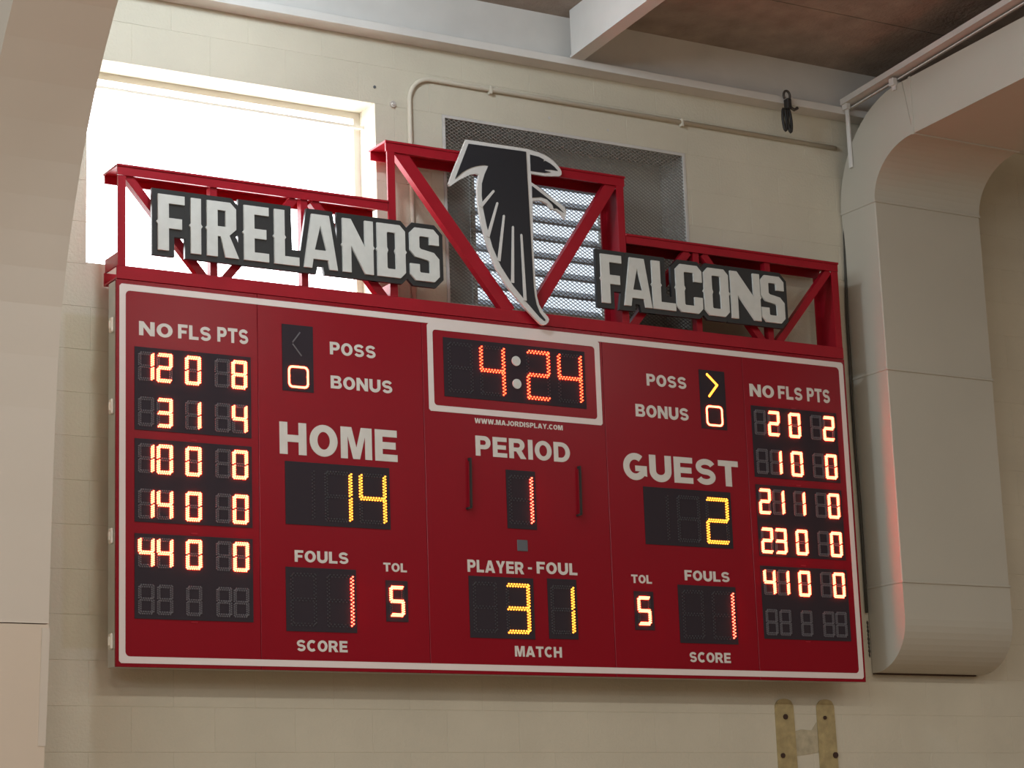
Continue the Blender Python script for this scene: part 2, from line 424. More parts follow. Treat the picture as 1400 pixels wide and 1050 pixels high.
# dark beam clamp with hanging cable loops
cl = thing('beam_clamp', 'dark steel clamp with cable loops hanging from the ledger beam left of the duct', 'clamp', (4.0, -.14, 5.93))
b = BM(); tube(b, [(4.0 + .022*math.cos(t*math.pi/8), -.135, 5.965 + .028*math.sin(t*math.pi/8)) for t in range(-2, 11)], .007, 8); obj('hook', b, M['dark_metal'], cl, smooth=True)
obj('clamp_body', bx(3.988, 4.018, -.155, -.115, 5.885, 5.945, bev=.005), M['black'], cl)
obj('clamp_screw', tube(BM(), [(4.015, -.13, 5.905), (4.05, -.13, 5.89), (4.075, -.13, 5.905)], .009, 8), M['dark_metal'], cl, smooth=True)
for dx, ln in ((-.022, .13), (.012, .135)):
    P = []
    for i in range(17):
        t = 2*math.pi*i/16
        P.append((3.996 + dx + .012*math.sin(t), -.135 + .004*math.cos(t), 5.885 - ln/2 + ln/2*math.cos(t)))
    obj('cable_loop', tube(BM(), P, .0085, 8), M['black'], cl, smooth=True)

# mustard strips left from an old fixture, with bolts
def mstrip(xa, xb, lab, bolts):
    t = thing('mounting_strip', lab, 'strip', ((xa+xb)/2, 0, 2.0), 'mustard strips under the scoreboard')
    r = (xb - xa)/2; c = (xa + xb)/2
    pts = [(c + r*math.cos(math.radians(a)), 2.565 + .045*math.sin(math.radians(a))) for a in range(0, 181, 15)] + [(xa - .0, 1.75), (xb + .01, 1.75)]
    b = BM(); prism_xz(b, pts, -.006, -.0005); obj('strip_plate', b, M['mustard'], t)
    b = BM(); prism_xz(b, [(c + r*.8*math.cos(math.radians(a)), 2.590 + .020*math.sin(math.radians(a))) for a in range(0, 181, 20)] + [(c - r*.8, 2.586), (c + r*.8, 2.586)], -.009, -.006); obj('rim', b, M['mustard'], t)
    for x, z, rr in bolts:
        b = BM(); cyl(b, (x, z), rr, -.014, -.006, 10); obj('bolt', b, M['bolt_dark'], t)
mstrip(3.762, 3.885, 'left one of two mustard yellow strips on the wall under the scoreboard', [(3.825, 2.515, .014), (3.793, 2.312, .013)])
mstrip(4.040, 4.160, 'right one of two mustard yellow strips on the wall under the scoreboard', [(4.090, 2.512, .010), (4.146, 2.314, .016)])
b = BM(); prism_xz(b, [(3.887, 2.44), (3.93, 2.45), (4.0, 2.445), (4.036, 2.49), (4.038, 2.33), (3.98, 2.32), (3.887, 2.31)], -.003, -.0004)
top('residue_patch', b, mat('residue', (.47, .41, .28, 1), .8, noise=.2, nscale=25), 'faint brownish residue on the wall between the two mustard strips', 'residue')

# ------------------------------------------------------------------ the scoreboard
FY = -.22                                    # face plane
sb = thing('scoreboard', 'wide red electronic scoreboard with lit red and amber digits mounted high on the wall', 'scoreboard', (2.1, -.12, 2.685))
b = BM()
box(b, -.012, 4.212, -.205, -.12, 2.687, 4.443)
obj('cabinet', b, M['alu'], sb)
for x in (.25, 1.2, 3.0, 3.95): obj('mounting_rail', bx(x, x+.05, -.121, -.001, 2.75, 4.40), M['dark_metal'], sb)
SX = [-.014, .687, 1.567, 2.622, 3.512, 4.214]
for i in range(5):
    obj('face_panel', bx(SX[i] + (.0012 if i else 0), SX[i+1] - (.0012 if i < 4 else 0), FY, -.204, 2.684, 4.446, bev=.0012), M['red_panel'], sb)
for z in (4.24, 3.86, 3.27, 2.80):  # bright spots on the metal side, put in as pale raised tabs
    b = BM(); box(b, -.024, -.0115, -.185, -.150, z - .035, z + .035, bev=.004); box(b, -.030, -.023, -.175, -.160, z - .020, z + .020, bev=.003)
    obj('bright_spot', b, M['spot_tab'], sb)
# white pinstripe frame with rounded inner corners
def frame(bm, xa, xb, za, zb, w, r, y0, y1, seg=5):
    """rectangular outline: square outside, rounded inside, as four corner pieces joined in a ring"""
    out = []; inn = []
    cs = [(xa, za, 180), (xb, za, 270), (xb, zb, 0), (xa, zb, 90)]
    for (cx, cz, a0) in cs:
        sx = 1 if cx == xa else -1; sz = 1 if cz == za else -1
        ic = (cx + sx*(w + r), cz + sz*(w + r))
        for k in range(seg + 1):
            a = math.radians(a0 + 90*k/seg)
            inn.append((ic[0] + r*math.cos(a), ic[1] + r*math.sin(a)))
            t = k/seg
            # outer point projected from the same parameter onto the square corner
            if (a0 in (180, 0)):
                p = (cx, ic[1] + (cz - ic[1]) * min(1, 2*t)) if t <= .5 else (cx + (ic[0] - cx) * (2*t - 1), cz)
            else:
                p = (ic[0] + (cx - ic[0]) * min(1, 2*t), cz) if t <= .5 else (cx, cz + (ic[1] - cz) * (2*t - 1))
            out.append(p)
    n = len(out)
    A = [bm.verts.new((x, y0, z)) for x, z in out]; B = [bm.verts.new((x, y0, z)) for x, z in inn]
    A2 = [bm.verts.new((x, y1, z)) for x, z in out]; B2 = [bm.verts.new((x, y1, z)) for x, z in inn]
    for i in range(n):
        j = (i+1) % n
        for q in ((A[i], A[j], B[j], B[i]), (A[i], A2[i], A2[j], A[j]), (B[i], B[j], B2[j], B2[i])):
            try: bm.faces.new(q)
            except ValueError: pass
    bmesh.ops.remove_doubles(bm, verts=bm.verts, dist=1e-5)
    bmesh.ops.recalc_face_normals(bm, faces=bm.faces)
    return bm
obj('border_stripe', frame(BM(), 0, 4.2, 2.70, 4.426, .030, .022, FY - .0015, FY - .0002), M['stripe'], sb)
obj('clock_stripe', frame(BM(), 1.597, 2.605, 3.957, 4.3965, .030, .018, FY - .0016, FY - .0002), M['stripe'], sb)

# lettering: heavy sans capitals drawn as outlines in a cell one unit high, fitted to the measured rectangle
def el(cx, cy, rx, ry, a0, a1, n=12):
    return [(cx + rx*math.cos(math.radians(a0 + (a1-a0)*i/n)), cy + ry*math.sin(math.radians(a0 + (a1-a0)*i/n))) for i in range(n+1)]
def stroke(path, w):
    L_ = []; R_ = []
    for i, p in enumerate(path):
        a = Vector(path[max(i-1, 0)]); c = Vector(path[min(i+1, len(path)-1)]); d = (c - a).normalized(); n = Vector((-d.y, d.x)) * w/2
        L_.append(tuple(Vector(p) + n)); R_.append(tuple(Vector(p) - n))
    return L_ + R_[::-1]
def heavy(ch, t):
    """(width, groups of loops); a group is filled even-odd, t is the stem"""
    h = t * .82
    if ch == 'A': return 1.04, [[[(0,0),(t*1.12,0),(t*1.12+.055,.17),(1.04-t*1.12-.055,.17),(1.04-t*1.12,0),(1.04,0),(.52+t*.62,1),(.52-t*.62,1)], [(.52-.115,.17+h),(.52+.115,.17+h),(.52,.72)]]]
    if ch == 'B': return .90, [[[(0,0),(.56,0)] + el(.60,.275,.30,.275,-90,60,9) + el(.55,.745,.30,.255,-45,90,9) + [(0,1)],
        [(t,h),(.55,h)] + el(.55,(h+.42)/2,.10,(.42-h)/2,-90,90,6) + [(t,.42)], [(t,.60),(.50,.60)] + el(.50,(1-h+.60)/2,.10,(.40-h)/2,-90,90,6) + [(t,1-h)]]]
    if ch == 'C': return .93, [[stroke(el(.50,.5,.50-t/2,.5-h/2,48,312,26), t*.93)]]
    if ch == 'G': return .98, [[stroke(el(.50,.5,.50-t/2,.5-h/2,50,318,26), t*.93)], [[(.50,.54),(.98,.54),(.98,.14),(.98-t,.20),(.98-t,.54-h*.95),(.50,.54-h*.95)]]]
    if ch == 'D': return .94, [[[(0,0),(.44,0)] + el(.44,.5,.50,.5,-90,90,16)[1:-1] + [(.44,1),(0,1)], [(t,h),(.42,h)] + el(.42,.5,.52-t,.5-h,-90,90,14)[1:-1] + [(.42,1-h),(t,1-h)]]]
    if ch == 'E': return .80, [[[(0,0),(.80,0),(.80,h),(t,h),(t,.5-h/2),(.74,.5-h/2),(.74,.5+h/2),(t,.5+h/2),(t,1-h),(.79,1-h),(.79,1),(0,1)]]]
    if ch == 'F': return .75, [[[(0,0),(t,0),(t,.5-h*.6),(.66,.5-h*.6),(.66,.5+h*.4),(t,.5+h*.4),(t,1-h),(.75,1-h),(.75,1),(0,1)]]]
    if ch == 'H': return .92, [[[(0,0),(t,0),(t,.5-h*.5),(.92-t,.5-h*.5),(.92-t,0),(.92,0),(.92,1),(.92-t,1),(.92-t,.5+h*.5),(t,.5+h*.5),(t,1),(0,1)]]]
    if ch == 'I': return t, [[[(0,0),(t,0),(t,1),(0,1)]]]
    if ch == 'J': return .74, [[stroke([(.74-t/2,1),(.74-t/2,.60)] + el(.37,.35,.37-t/2,.35-h/2,0,-175,14), t*.96)]]
    if ch == 'L': return .74, [[[(0,0),(.74,0),(.74,h),(t,h),(t,1),(0,1)]]]
    if ch == 'M': return 1.10, [[[(0,0),(t*.9,0),(t*.9,.72),(.43,0),(.67,0),(1.10-t*.9,.72),(1.10-t*.9,0),(1.10,0),(1.10,1),(1.10-t*1.42,1),(.55,.36),(t*1.42,1),(0,1)]]]
    if ch == 'N': return .94, [[[(0,0),(t,0),(t,.60),(.94-t,0),(.94,0),(.94,1),(.94-t,1),(.94-t,.42),(t,1),(0,1)]]]
    if ch == 'O': return .97, [[el(.485,.5,.485,.5,0,354,30), el(.485,.5,.485-t,.5-h,0,354,30)]]
    if ch == 'P': return .84, [[[(0,0),(t,0),(t,.34),(.50,.34)] + el(.50,.67,.34,.33,-90,90,12)[1:-1] + [(.50,1),(0,1)], [(t,.34+h),(.47,.34+h)] + el(.47,.67,.37-t,.33-h,-90,90,8)[1:-1] + [(.47,1-h),(t,1-h)]]]
    if ch == 'R': return .96, [[[(0,0),(t,0),(t,.36),(.40,.36),(.64,0),(.96,0),(.70,.405)] + el(.54,.69,.34,.31,-55,90,10)[1:] + [(0,1)], [(t,.36+h*.9),(.50,.36+h*.9)] + el(.50,(.36+h*.9+1-h)/2,.38-t,(1-h-.36-h*.9)/2,-90,90,8)[1:-1] + [(.50,1-h),(t,1-h)]]]
    if ch == 'S':
        r = (1-h)/4; return .88, [[stroke(el(.44,1-h/2-r,.44-t/2,r,18,268,18) + el(.44,h/2+r,.44-t/2,r,88,-162,18), h*1.0)]]
    if ch == 'T': return .86, [[[(.43-t/2,0),(.43+t/2,0),(.43+t/2,1-h),(.86,1-h),(.86,1),(0,1),(0,1-h),(.43-t/2,1-h)]]]
    if ch == 'U': return .92, [[stroke([(t/2,1),(t/2,.50)] + el(.46,.40,.46-t/2,.40-h/2,180,360,16) + [(.92-t/2,.50),(.92-t/2,1)], t)]]
    if ch == 'W': return 1.36, [[[(.20,0),(.20+t*1.25,0),(.68,.62),(1.16-t*1.25,0),(1.16,0),(1.36,1),(1.36-t,1),(1.36-t-.12,.36),(.68+t*.5,1),(.68-t*.5,1),(t+.12,.36),(t,1),(0,1)]]]
    if ch == 'Y': return .96, [[[(.48-t/2,0),(.48+t/2,0),(.48+t/2,.40),(.96,1),(.96-t*1.2,1),(.48,.62),(t*1.2,1),(0,1),(.48-t/2,.40)]]]
    if ch == '.': return t, [[[(0,0),(t,0),(t,h),(0,h)]]]
def text_mesh(s_, x0, x1, z0, z1, y, t=.25, gap=.10, thick=.0012):
    bm = bmesh.new(); x = 0; gi = 0
    for ch in s_:
        w, groups = heavy(ch, t)
        for k, loops in enumerate(groups):
            c = bpy.data.curves.new('t', 'CURVE'); c.dimensions = '2D'; c.fill_mode = 'BOTH'
            for lp in loops:
                sp = c.splines.new('POLY'); sp.points.add(len(lp) - 1); sp.use_cyclic_u = True
                for i, (a, b_) in enumerate(lp): sp.points[i].co = (a + x, b_, 0, 1)
            o = bpy.data.objects.new('t', c); COL.objects.link(o); bpy.context.view_layer.update()
            me = bpy.data.meshes.new_from_object(o.evaluated_get(bpy.context.evaluated_depsgraph_get()))
            for v in me.vertices: v.co.z = k * .0003
            bpy.data.objects.remove(o); bpy.data.curves.remove(c)
            bm.from_mesh(me); bpy.data.meshes.remove(me)
        x += w + gap
    xs = [v.co.x for v in bm.verts]; zs = [v.co.y for v in bm.verts]
    a, b_, c, d = min(xs), max(xs), min(zs), max(zs)
    for v in bm.verts: v.co = ((v.co.x - a)/(b_ - a)*(x1 - x0) + x0, y - v.co.z, (v.co.y - c)/(d - c)*(z1 - z0) + z0)
    bmesh.ops.remove_doubles(bm, verts=bm.verts, dist=1e-6)
    ext = bmesh.ops.extrude_face_region(bm, geom=bm.faces[:])
    bmesh.ops.translate(bm, verts=[e for e in ext['geom'] if isinstance(e, bmesh.types.BMVert)], vec=(0, -thick, 0))
    bmesh.ops.recalc_face_normals(bm, faces=bm.faces)
    return bm
TXT = [
 ('HOME', .793, 1.416, 3.690, 3.843, .075), ('GUEST', 2.720, 3.445, 3.686, 3.828, .075),
 ('PERIOD', 1.852, 2.400, 3.752, 3.852, .06),
 ('NO', .095, .259, 4.192, 4.258, .06), ('FLS', .286, .449, 4.195, 4.262, .06), ('PTS', .482, .638, 4.198, 4.268, .06),
 ('NO', 3.552, 3.714, 4.187, 4.255, .06), ('FLS', 3.742, 3.905, 4.189, 4.260, .06), ('PTS', 3.938, 4.094, 4.190, 4.265, .06),
 ('POSS', 1.064, 1.309, 4.190, 4.252, .06), ('BONUS', 1.065, 1.396, 4.023, 4.087, .06),
 ('POSS', 2.890, 3.140, 4.190, 4.253, .06), ('BONUS', 2.812, 3.144, 4.020, 4.087, .06),
 ('FOULS', .862, 1.140, 3.184, 3.240, .06), ('SCORE', .867, 1.127, 2.771, 2.825, .06), ('TOL', 1.325, 1.451, 3.159, 3.201, .045),
 ('FOULS', 3.067, 3.350, 3.183, 3.237, .06), ('SCORE', 3.073, 3.330, 2.766, 2.819, .06), ('TOL', 2.737, 2.862, 3.158, 3.201, .045),
 ('PLAYER', 1.785, 2.105, 3.176, 3.236, .05), ('-', 2.128, 2.150, 3.202, 3.212, .03), ('FOUL', 2.178, 2.415, 3.182, 3.242, .06),
 ('MATCH', 2.036, 2.305, 2.772, 2.825, .055), ('WWW.MAJORDISPLAY.COM', 1.852, 2.363, 3.914, 3.940, .045)]
for s, a, b_, c, d, off in TXT:
    if s == '-': bmz = bx(a, b_, FY - .0014, FY - .0002, c, d)
    else: bmz = text_mesh(s, a, b_, c, d, FY - .0002, .27 if len(s) in (4, 5) and d - c > .13 else .26, .11 if d - c > .13 else .12)
    obj('lettering', bmz, M['letter'], sb)

# ---- LED digits
SEG = {'0': 'abcdef', '1': 'bc', '2': 'abged', '3': 'abgcd', '4': 'fgbc', '5': 'afgcd', '6': 'afgedc', '7': 'abc', '8': 'abcdefg', '9': 'abcdfg', ' ': ''}
def dome(bm, x, z, r, y, mi, h):
    n = 6
    R0 = [bm.verts.new((x + r*math.cos(2*math.pi*k/n), y, z + r*math.sin(2*math.pi*k/n))) for k in range(n)]
    R1 = [bm.verts.new((x + .68*r*math.cos(2*math.pi*k/n), y - h*.8, z + .68*r*math.sin(2*math.pi*k/n))) for k in range(n)]
    c = bm.verts.new((x, y - h, z))
    for k in range(n):
        j = (k+1) % n
        f = bm.faces.new((R0[k], R0[j], R1[j], R1[k])); f.material_index = mi
        f = bm.faces.new((R1[k], R1[j], c)); f.material_index = mi
def digit(ch, x0, x1, z0, z1, parent, lit, off, pitch, r, rowgap, y=FY - .003, h=.0065, rows=2, only=None):
    bm = BM(); zm = (z0 + z1)/2; q = rowgap/2 + r; e = q * 1.15
    S_ = {'a': ((x0+e, z1-q), (x1-e, z1-q)), 'g': ((x0+e, zm), (x1-e, zm)), 'd': ((x0+e, z0+q), (x1-e, z0+q)),
          'f': ((x0+q, zm+e*.55), (x0+q, z1-e)), 'b': ((x1-q, zm+e*.55), (x1-q, z1-e)),
          'e': ((x0+q, z0+e), (x0+q, zm-e*.55)), 'c': ((x1-q, z0+e), (x1-q, zm-e*.55))}
    on = SEG[ch]
    for s, (p, t) in S_.items():
        if only and s not in only: continue
        p = Vector(p); t = Vector(t); d = t - p; L_ = d.length; d.normalize(); nrm = Vector((-d.y, d.x))
        if d.y > .5: nrm = Vector((1, 0))
        n = max(2, int(round(L_/pitch)) + 1); st = L_/(n-1)
        for rr in range(rows):
            o = (rr - (rows-1)/2) * rowgap
            for k in range(n if rr % 2 == 0 else n):
                sh = (st*.25 if rr % 2 else -st*.25)
                c = p + d*(k*st*(1 - .5/n) + st*.25 + sh*1.0) + nrm*o
                dome(bm, c.x, c.y, r, y, 0 if s in on else 1, h if s in on else h*.5)
    return obj('digit', bm, [lit, off], parent)
def plate(x0, x1, z0, z1):
    b = BM(); box(b, x0, x1, FY - .003, FY - .0002, z0, z1)
    return obj('display_window', b, M['display'], sb)
ROWS = [4.117, 3.907, 3.692, 3.484, 3.264, 3.054]
CX = [.088, .178, .318, .465, .550]; DWs = .080; DHs = .138
def player_block(dx, data):
    for g in range(3):
        zt_ = [4.137, 3.712, 3.280][g]; zb_ = [3.752, 3.332, 2.898][g]
        pl = plate(.073 + dx, .649 + dx, zb_, zt_)
        for r_ in (0, 1):
            row = data[g*2 + r_]; zt2 = ROWS[g*2 + r_]
            for ch, cx in zip(row, CX):
                digit(ch, cx + dx, cx + dx + DWs, zt2 - DHs, zt2, pl, M['led_red'], M['led_off'], .0108, .0046, .0088)
player_block(0, ['120 8', ' 31 4', '100 0', '140 0', '440 0', '     '])
player_block(3.480, [' 20 2', ' 10 0', '211 0', '230 0', '410 0', '     '])
BIG = dict(pitch=.019, r=.0043, rowgap=.0100)
def big(ch, x0, x1, z0, z1, pl, lit, only=None, **k):
    a = dict(BIG); a.update(k)
    return digit(ch, x0, x1, z0, z1, pl, lit, M['led_off_dim'], only=only, **a)
# clock
pl = plate(1.685, 2.511, 4.036, 4.333)
big(' ', 1.708, 1.852, 4.058, 4.313, pl, M['led_clock']); big('4', 1.889, 2.036, 4.058, 4.313, pl, M['led_clock'])
big('2', 2.160, 2.300, 4.058, 4.313, pl, M['led_clock']); big('4', 2.345, 2.492, 4.058, 4.313, pl, M['led_clock'])
for z in (4.248, 4.131):
    b = BM(); cyl(b, (2.100, z), .025, FY - .008, FY - .003, 20); obj('colon_dot', b, M['colon'], pl)
    b = BM(); cyl(b, (2.100, z), .008, FY - .0095, FY - .008, 10); obj('colon_dot', b, M['letter'], pl)
DEN = dict(pitch=.0155, r=.0050, rowgap=.0105)
# home and guest score
for dx, s in ((0, '14'), (2.017, ' 2')):
    pl = plate(.818 + dx, 1.368 + dx, 3.360, 3.657)
    big(' ', .83 + dx, .972 + dx, 3.380, 3.625, pl, M['led_amber'], only='bc')
    big(s[0], 1.020 + dx, 1.168 + dx, 3.380, 3.625, pl, M['led_amber'], **(DEN)); big(s[1], 1.202 + dx, 1.350 + dx, 3.380, 3.625, pl, M['led_amber'], **DEN)
# team fouls
for dx in (0, 2.205):
    pl = plate(.814 + dx, 1.178 + dx, 2.863, 3.160)
    big(' ', .835 + dx, .972 + dx, 2.885, 3.135, pl, M['led_rose']); big('1', 1.022 + dx, 1.165 + dx, 2.885, 3.135, pl, M['led_rose'])
# time outs left
for xa in (1.334, 2.747):
    pl = plate(xa, xa + .118, 2.922, 3.117)
    digit('5', xa + .018, xa + .100, 2.945, 3.093, pl, M['led_red'], M['led_off_dim'], .0108, .0046, .0088)
# period
pl = plate(2.019, 2.188, 3.400, 3.692); big('1', 2.030, 2.172, 3.422, 3.668, pl, M['led_rose'])
# player and foul
pl = plate(1.788, 2.154, 2.858, 3.157)
big(' ', 1.808, 1.945, 2.882, 3.130, pl, M['led_amber']); big('3', 1.993, 2.132, 2.882, 3.130, pl, M['led_amber'], **DEN)
pl = plate(2.235, 2.405, 2.864, 3.161); big('1', 2.250, 2.390, 2.886, 3.130, pl, M['led_amber'], **DEN)
# possession arrows and bonus squares
def dots(bm, p, t, pitch, r, mi=0):
    p = Vector(p); t = Vector(t); n = int((t-p).length/pitch) + 1
    for k in range(n + 1):
        c = p.lerp(t, k/n); dome(bm, c.x, c.y, r, FY - .003, mi, .004)
def bonus(pl, xa, xb, za, zb):
    b = BM(); r = .018
    ring = []
    for cx, cz, a0 in ((xb-r, zb-r, 0), (xa+r, zb-r, 90), (xa+r, za+r, 180), (xb-r, za+r, 270)):
        for k in range(4): a = math.radians(a0 + 30*k); ring.append((cx + r*math.cos(a), cz + r*math.sin(a)))
    for i in range(len(ring)): dots(b, ring[i], ring[(i+1) % len(ring)], .0065, .0058)
    obj('bonus_light', b, M['led_red'], pl)
pl = plate(.812, .974, 3.994, 4.315)
b = BM()
for p, t in (((.906, 4.281), (.866, 4.229)), ((.866, 4.222), (.912, 4.166))): bar(b, p, t, .006, FY - .006, FY - .003)
obj('possession_arrow', b, M['led_off'], pl)
bonus(pl, .846, .944, 4.015, 4.112)
pl = plate(3.224, 3.389, 3.989, 4.304)
b = BM(); dots(b, (3.276, 4.281), (3.338, 4.228), .0060, .0070); dots(b, (3.338, 4.228), (3.284, 4.165), .0060, .0070)
obj('possession_arrow', b, M['led_amber'], pl)
bonus(pl, 3.262, 3.360, 4.010, 4.110)
# handles, sensor
for x, s in ((1.811, -1), (2.446, -1)):
    b = BM(); bar(b, (x, 3.735), (x - .004, 3.490), .009, FY - .022, FY - .012); box(b, x-.006, x+.005, FY - .014, FY - .0002, 3.722, 3.735); bar(b, (x - .002, 3.490), (x - .024, 3.484), .010, FY - .022, FY - .0002)
    obj('pull_handle', b, M['black'], sb)
obj('sensor', bx(2.070, 2.130, FY - .004, FY - .0002, 3.290, 3.346, bev=.002), M['tape'], sb)
for sx in (.360, 3.840):
    for z in (4.142, 3.722, 3.292, 2.890): obj('panel_latch', bx(sx - .016, sx + .016, FY - .002, FY - .0002, z - .003, z + .003), M['red_steel'], sb)

# ------------------------------------------------------------------ red truss on top of the board
tr = thing('sign_truss', 'stepped red steel truss frame standing on top of the scoreboard', 'truss', (2.1, -.12, 4.447))
TY0, TY1 = -.222, -.052
def chord(xa, xb, z_top, lip=.052):
    b = BM()
    box(b, xa, xb, TY0 - .006, TY1 + .006, z_top - .012, z_top, bev=.002)
    box(b, xa + .004, xb - .004, TY0, TY0 + .010, z_top - lip, z_top - .011); box(b, xa + .004, xb - .004, TY1 - .010, TY1, z_top - lip, z_top - .011)
    return obj('top_chord', b, M['red_steel'], tr)
chord(-.014, 1.400, 4.995); chord(1.388, 2.812, 5.307, .056); chord(2.800, 4.214, 4.995)
b = BM(); box(b, -.012, 4.212, TY0 + .002, TY0 + .012, 4.449, 4.512, bev=.001); box(b, -.012, 4.212, TY1 - .012, TY1 - .002, 4.449, 4.512, bev=.001); box(b, -.012, 4.212, TY0 + .012, TY1 - .012, 4.449, 4.458)
obj('bottom_chord', b, M['red_steel'], tr)
def post(x, z1, side, w=.042):
    """channel post: front lip, side web"""
    b = BM()
    z1 -= .043
    box(b, x, x + w, TY0 + .001, TY0 + .010, 4.512, z1)
    if side > 0: box(b, x, x + w, TY1 - .010, TY1 - .001, 4.512, z1)
    if side > 0: box(b, x + w - .008, x + w, TY0 + .010, TY1 - .010, 4.512, z1)
    else: box(b, x, x + .008, TY0 + .010, TY1 - .010, 4.512, 4.575)
    obj('post', b, M['red_steel'], tr)
post(-.008, 4.984, -1, .038); post(1.399, 5.296, -1); post(2.759, 5.296, 1, .042); post(4.166, 4.984, 1, .042)
def diag(p, q, w, name='diagonal_brace'):
    obj(name, bar(BM(), p, q, w, TY0 + .011, TY0 + .050), M['red_steel'], tr)
diag((1.455, 5.285), (2.085, 4.505), .068); diag((2.745, 5.275), (2.215, 4.505), .062)
for mx in (lambda x: x, lambda x: 4.2 - x):
    diag((mx(.045), 4.945), (mx(.425), 4.500), .040); diag((mx(.525), 4.500), (mx(.895), 4.945), .040); diag((mx(.995), 4.945), (mx(1.375), 4.500), .044)
    for x in (.472, .945): diag((mx(x), 4.944), (mx(x), 4.513), .036, 'vertical_brace')

# ------------------------------------------------------------------ block letter signs
def offset(pts, d):
    n = len(pts)
    ar = sum(pts[i][0]*pts[(i+1)%n][1]-pts[(i+1)%n][0]*pts[i][1] for i in range(n))
    s = 1 if ar > 0 else -1
    out = []
    for i in range(n):
        a = Vector(pts[i-1]); b = Vector(pts[i]); c = Vector(pts[(i+1)%n])
        d1 = (b-a).normalized(); d2 = (c-b).normalized()
        n1 = Vector((d1.y, -d1.x))*s; n2 = Vector((d2.y, -d2.x))*s
        m_ = n1 + n2
        if m_.length < 1e-4: m_ = n1
        m_.normalize(); k = d/max(.45, m_.dot(n1))
        out.append(tuple(b + m_*k))
    return out
# glyphs in a 1 x 1 cell (width scaled): list of faces (simple polygons), stroke s; spur notches at mid height
def glyph(ch, w):
    """polygons in real units with height 1, width w; t = stem, hs = bar height"""
    t = .20 if ch not in 'I' else w; hs = .155; k = .11; sp = .028
    R = lambda a, b, c, d: [(a, c), (b, c), (b, d), (a, d)]
    spur = lambda x, sg: [(x, .54), (x + sg*sp, .515), (x + sg*sp, .485), (x, .46)]
    if ch == 'F': return [[(0,0),(t,0),(t,.40),(w*.90,.40),(w*.90,.585),(t,.585),(t,1-hs),(w,1-hs),(w,1),(0,1),(0,.54),(-sp,.5),(0,.46)]]
    if ch == 'I': return [[(0,0),(w,0),(w,.46),(w+sp,.5),(w,.54),(w,1),(0,1),(0,.54),(-sp,.5),(0,.46)]]
    if ch == 'E': return [[(0,0),(w,0),(w,hs),(t,hs),(t,.41),(w*.90,.41),(w*.90,.585),(t,.585),(t,1-hs),(w,1-hs),(w,1),(0,1),(0,.54),(-sp,.5),(0,.46)]]
    if ch == 'L': return [[(0,0),(w,0),(w,hs),(t,hs),(t,.46),(t+sp,.5),(t,.54),(t,1),(0,1),(0,.54),(-sp,.5),(0,.46)]]
    if ch == 'N': return [[(0,0),(t*.85,0),(t*.85,.50),(w-t*.85,0),(w,0),(w,.46),(w+sp,.5),(w,.54),(w,1),(w-t*.85,1),(w-t*.85,.50),(t*.85,1),(0,1),(0,.54),(-sp,.5),(0,.46)]]
    if ch == 'A':
        m = w/2; a = .26*w
        return [[(0,0),(t*.80,0),(t*.80+.028,.17),(m,.17),(m,.34),(t*.80+.058,.34),(m,.80),(m,1),(m-a,1)],
                [(w,0),(m+a,1),(m,1),(m,.80),(w-t*.80-.058,.34),(m,.34),(m,.17),(w-t*.80-.028,.17),(w-t*.80,0)]]
    if ch == 'R':
        return [[(0,0),(t,0),(t,.37),(w*.47,.37),(w-t*1.02,0),(w+.05,0),(w-.13,.40),(w,.52),(w,.54),(w,1-k),(w-k,1),(w/2,1),(w/2,1-hs),(w-t,1-hs),(w-t,.55),(t,.55),(t,1-hs),(w/2,1-hs),(w/2,1),(0,1),(0,.54),(-sp,.5),(0,.46)]]
    if ch in 'DO':
        kl = .0 if ch == 'D' else k
        L1 = [(w/2,0),(w/2,hs),(t+.02,hs),(t,hs+.02),(t,.44),(t+sp*.8,.5),(t,.56),(t,1-hs-.02),(t+.02,1-hs),(w/2,1-hs),(w/2,1)]
        L1 += ([(0,1)] if ch == 'D' else [(k,1),(0,1-k)]) + [(0,.54),(-sp,.5),(0,.46)] + ([(0,0)] if ch == 'D' else [(0,k),(k,0)])
        R1 = [(w/2,0),(w-k,0),(w,k),(w,.46),(w+sp,.5),(w,.54),(w,1-k),(w-k,1),(w/2,1),(w/2,1-hs),(w-t-.02,1-hs),(w-t,1-hs-.02),(w-t,.56),(w-t-sp*.8,.5),(w-t,.44),(w-t,hs+.02),(w-t-.02,hs),(w/2,hs)]
        return [L1, R1]
    if ch == 'C':
        return [[(k,0),(w-k,0),(w,k),(w,.34),(w-t,.34),(w-t,hs+.02),(w-t-.02,hs),(t+.02,hs),(t,hs+.02),(t,.44),(t+sp,.5),(t,.56),(t,1-hs-.02),(t+.02,1-hs),(w-t-.02,1-hs),(w-t,1-hs-.02),(w-t,.66),(w,.66),(w,1-k),(w-k,1),(k,1),(0,1-k),(0,.54),(-sp,.5),(0,.46),(0,k)]]
    if ch == 'S':
        return [[(k,0),(w-k,0),(w,k),(w,.44),(w-k,.555),(t+.03,.60),(t,.63),(t,1-hs-.02),(t+.02,1-hs),(w-t-.02,1-hs),(w-t,1-hs-.02),(w-t,.70),(w,.70),(w,1-k),(w-k,1),(k,1),(0,1-k),(0,.56),(k,.445),(w-t-.03,.40),(w-t,.37),(w-t,hs+.02),(w-t-.02,hs),(t+.02,hs),(t,hs+.02),(t,.31),(0,.31),(0,k)]]
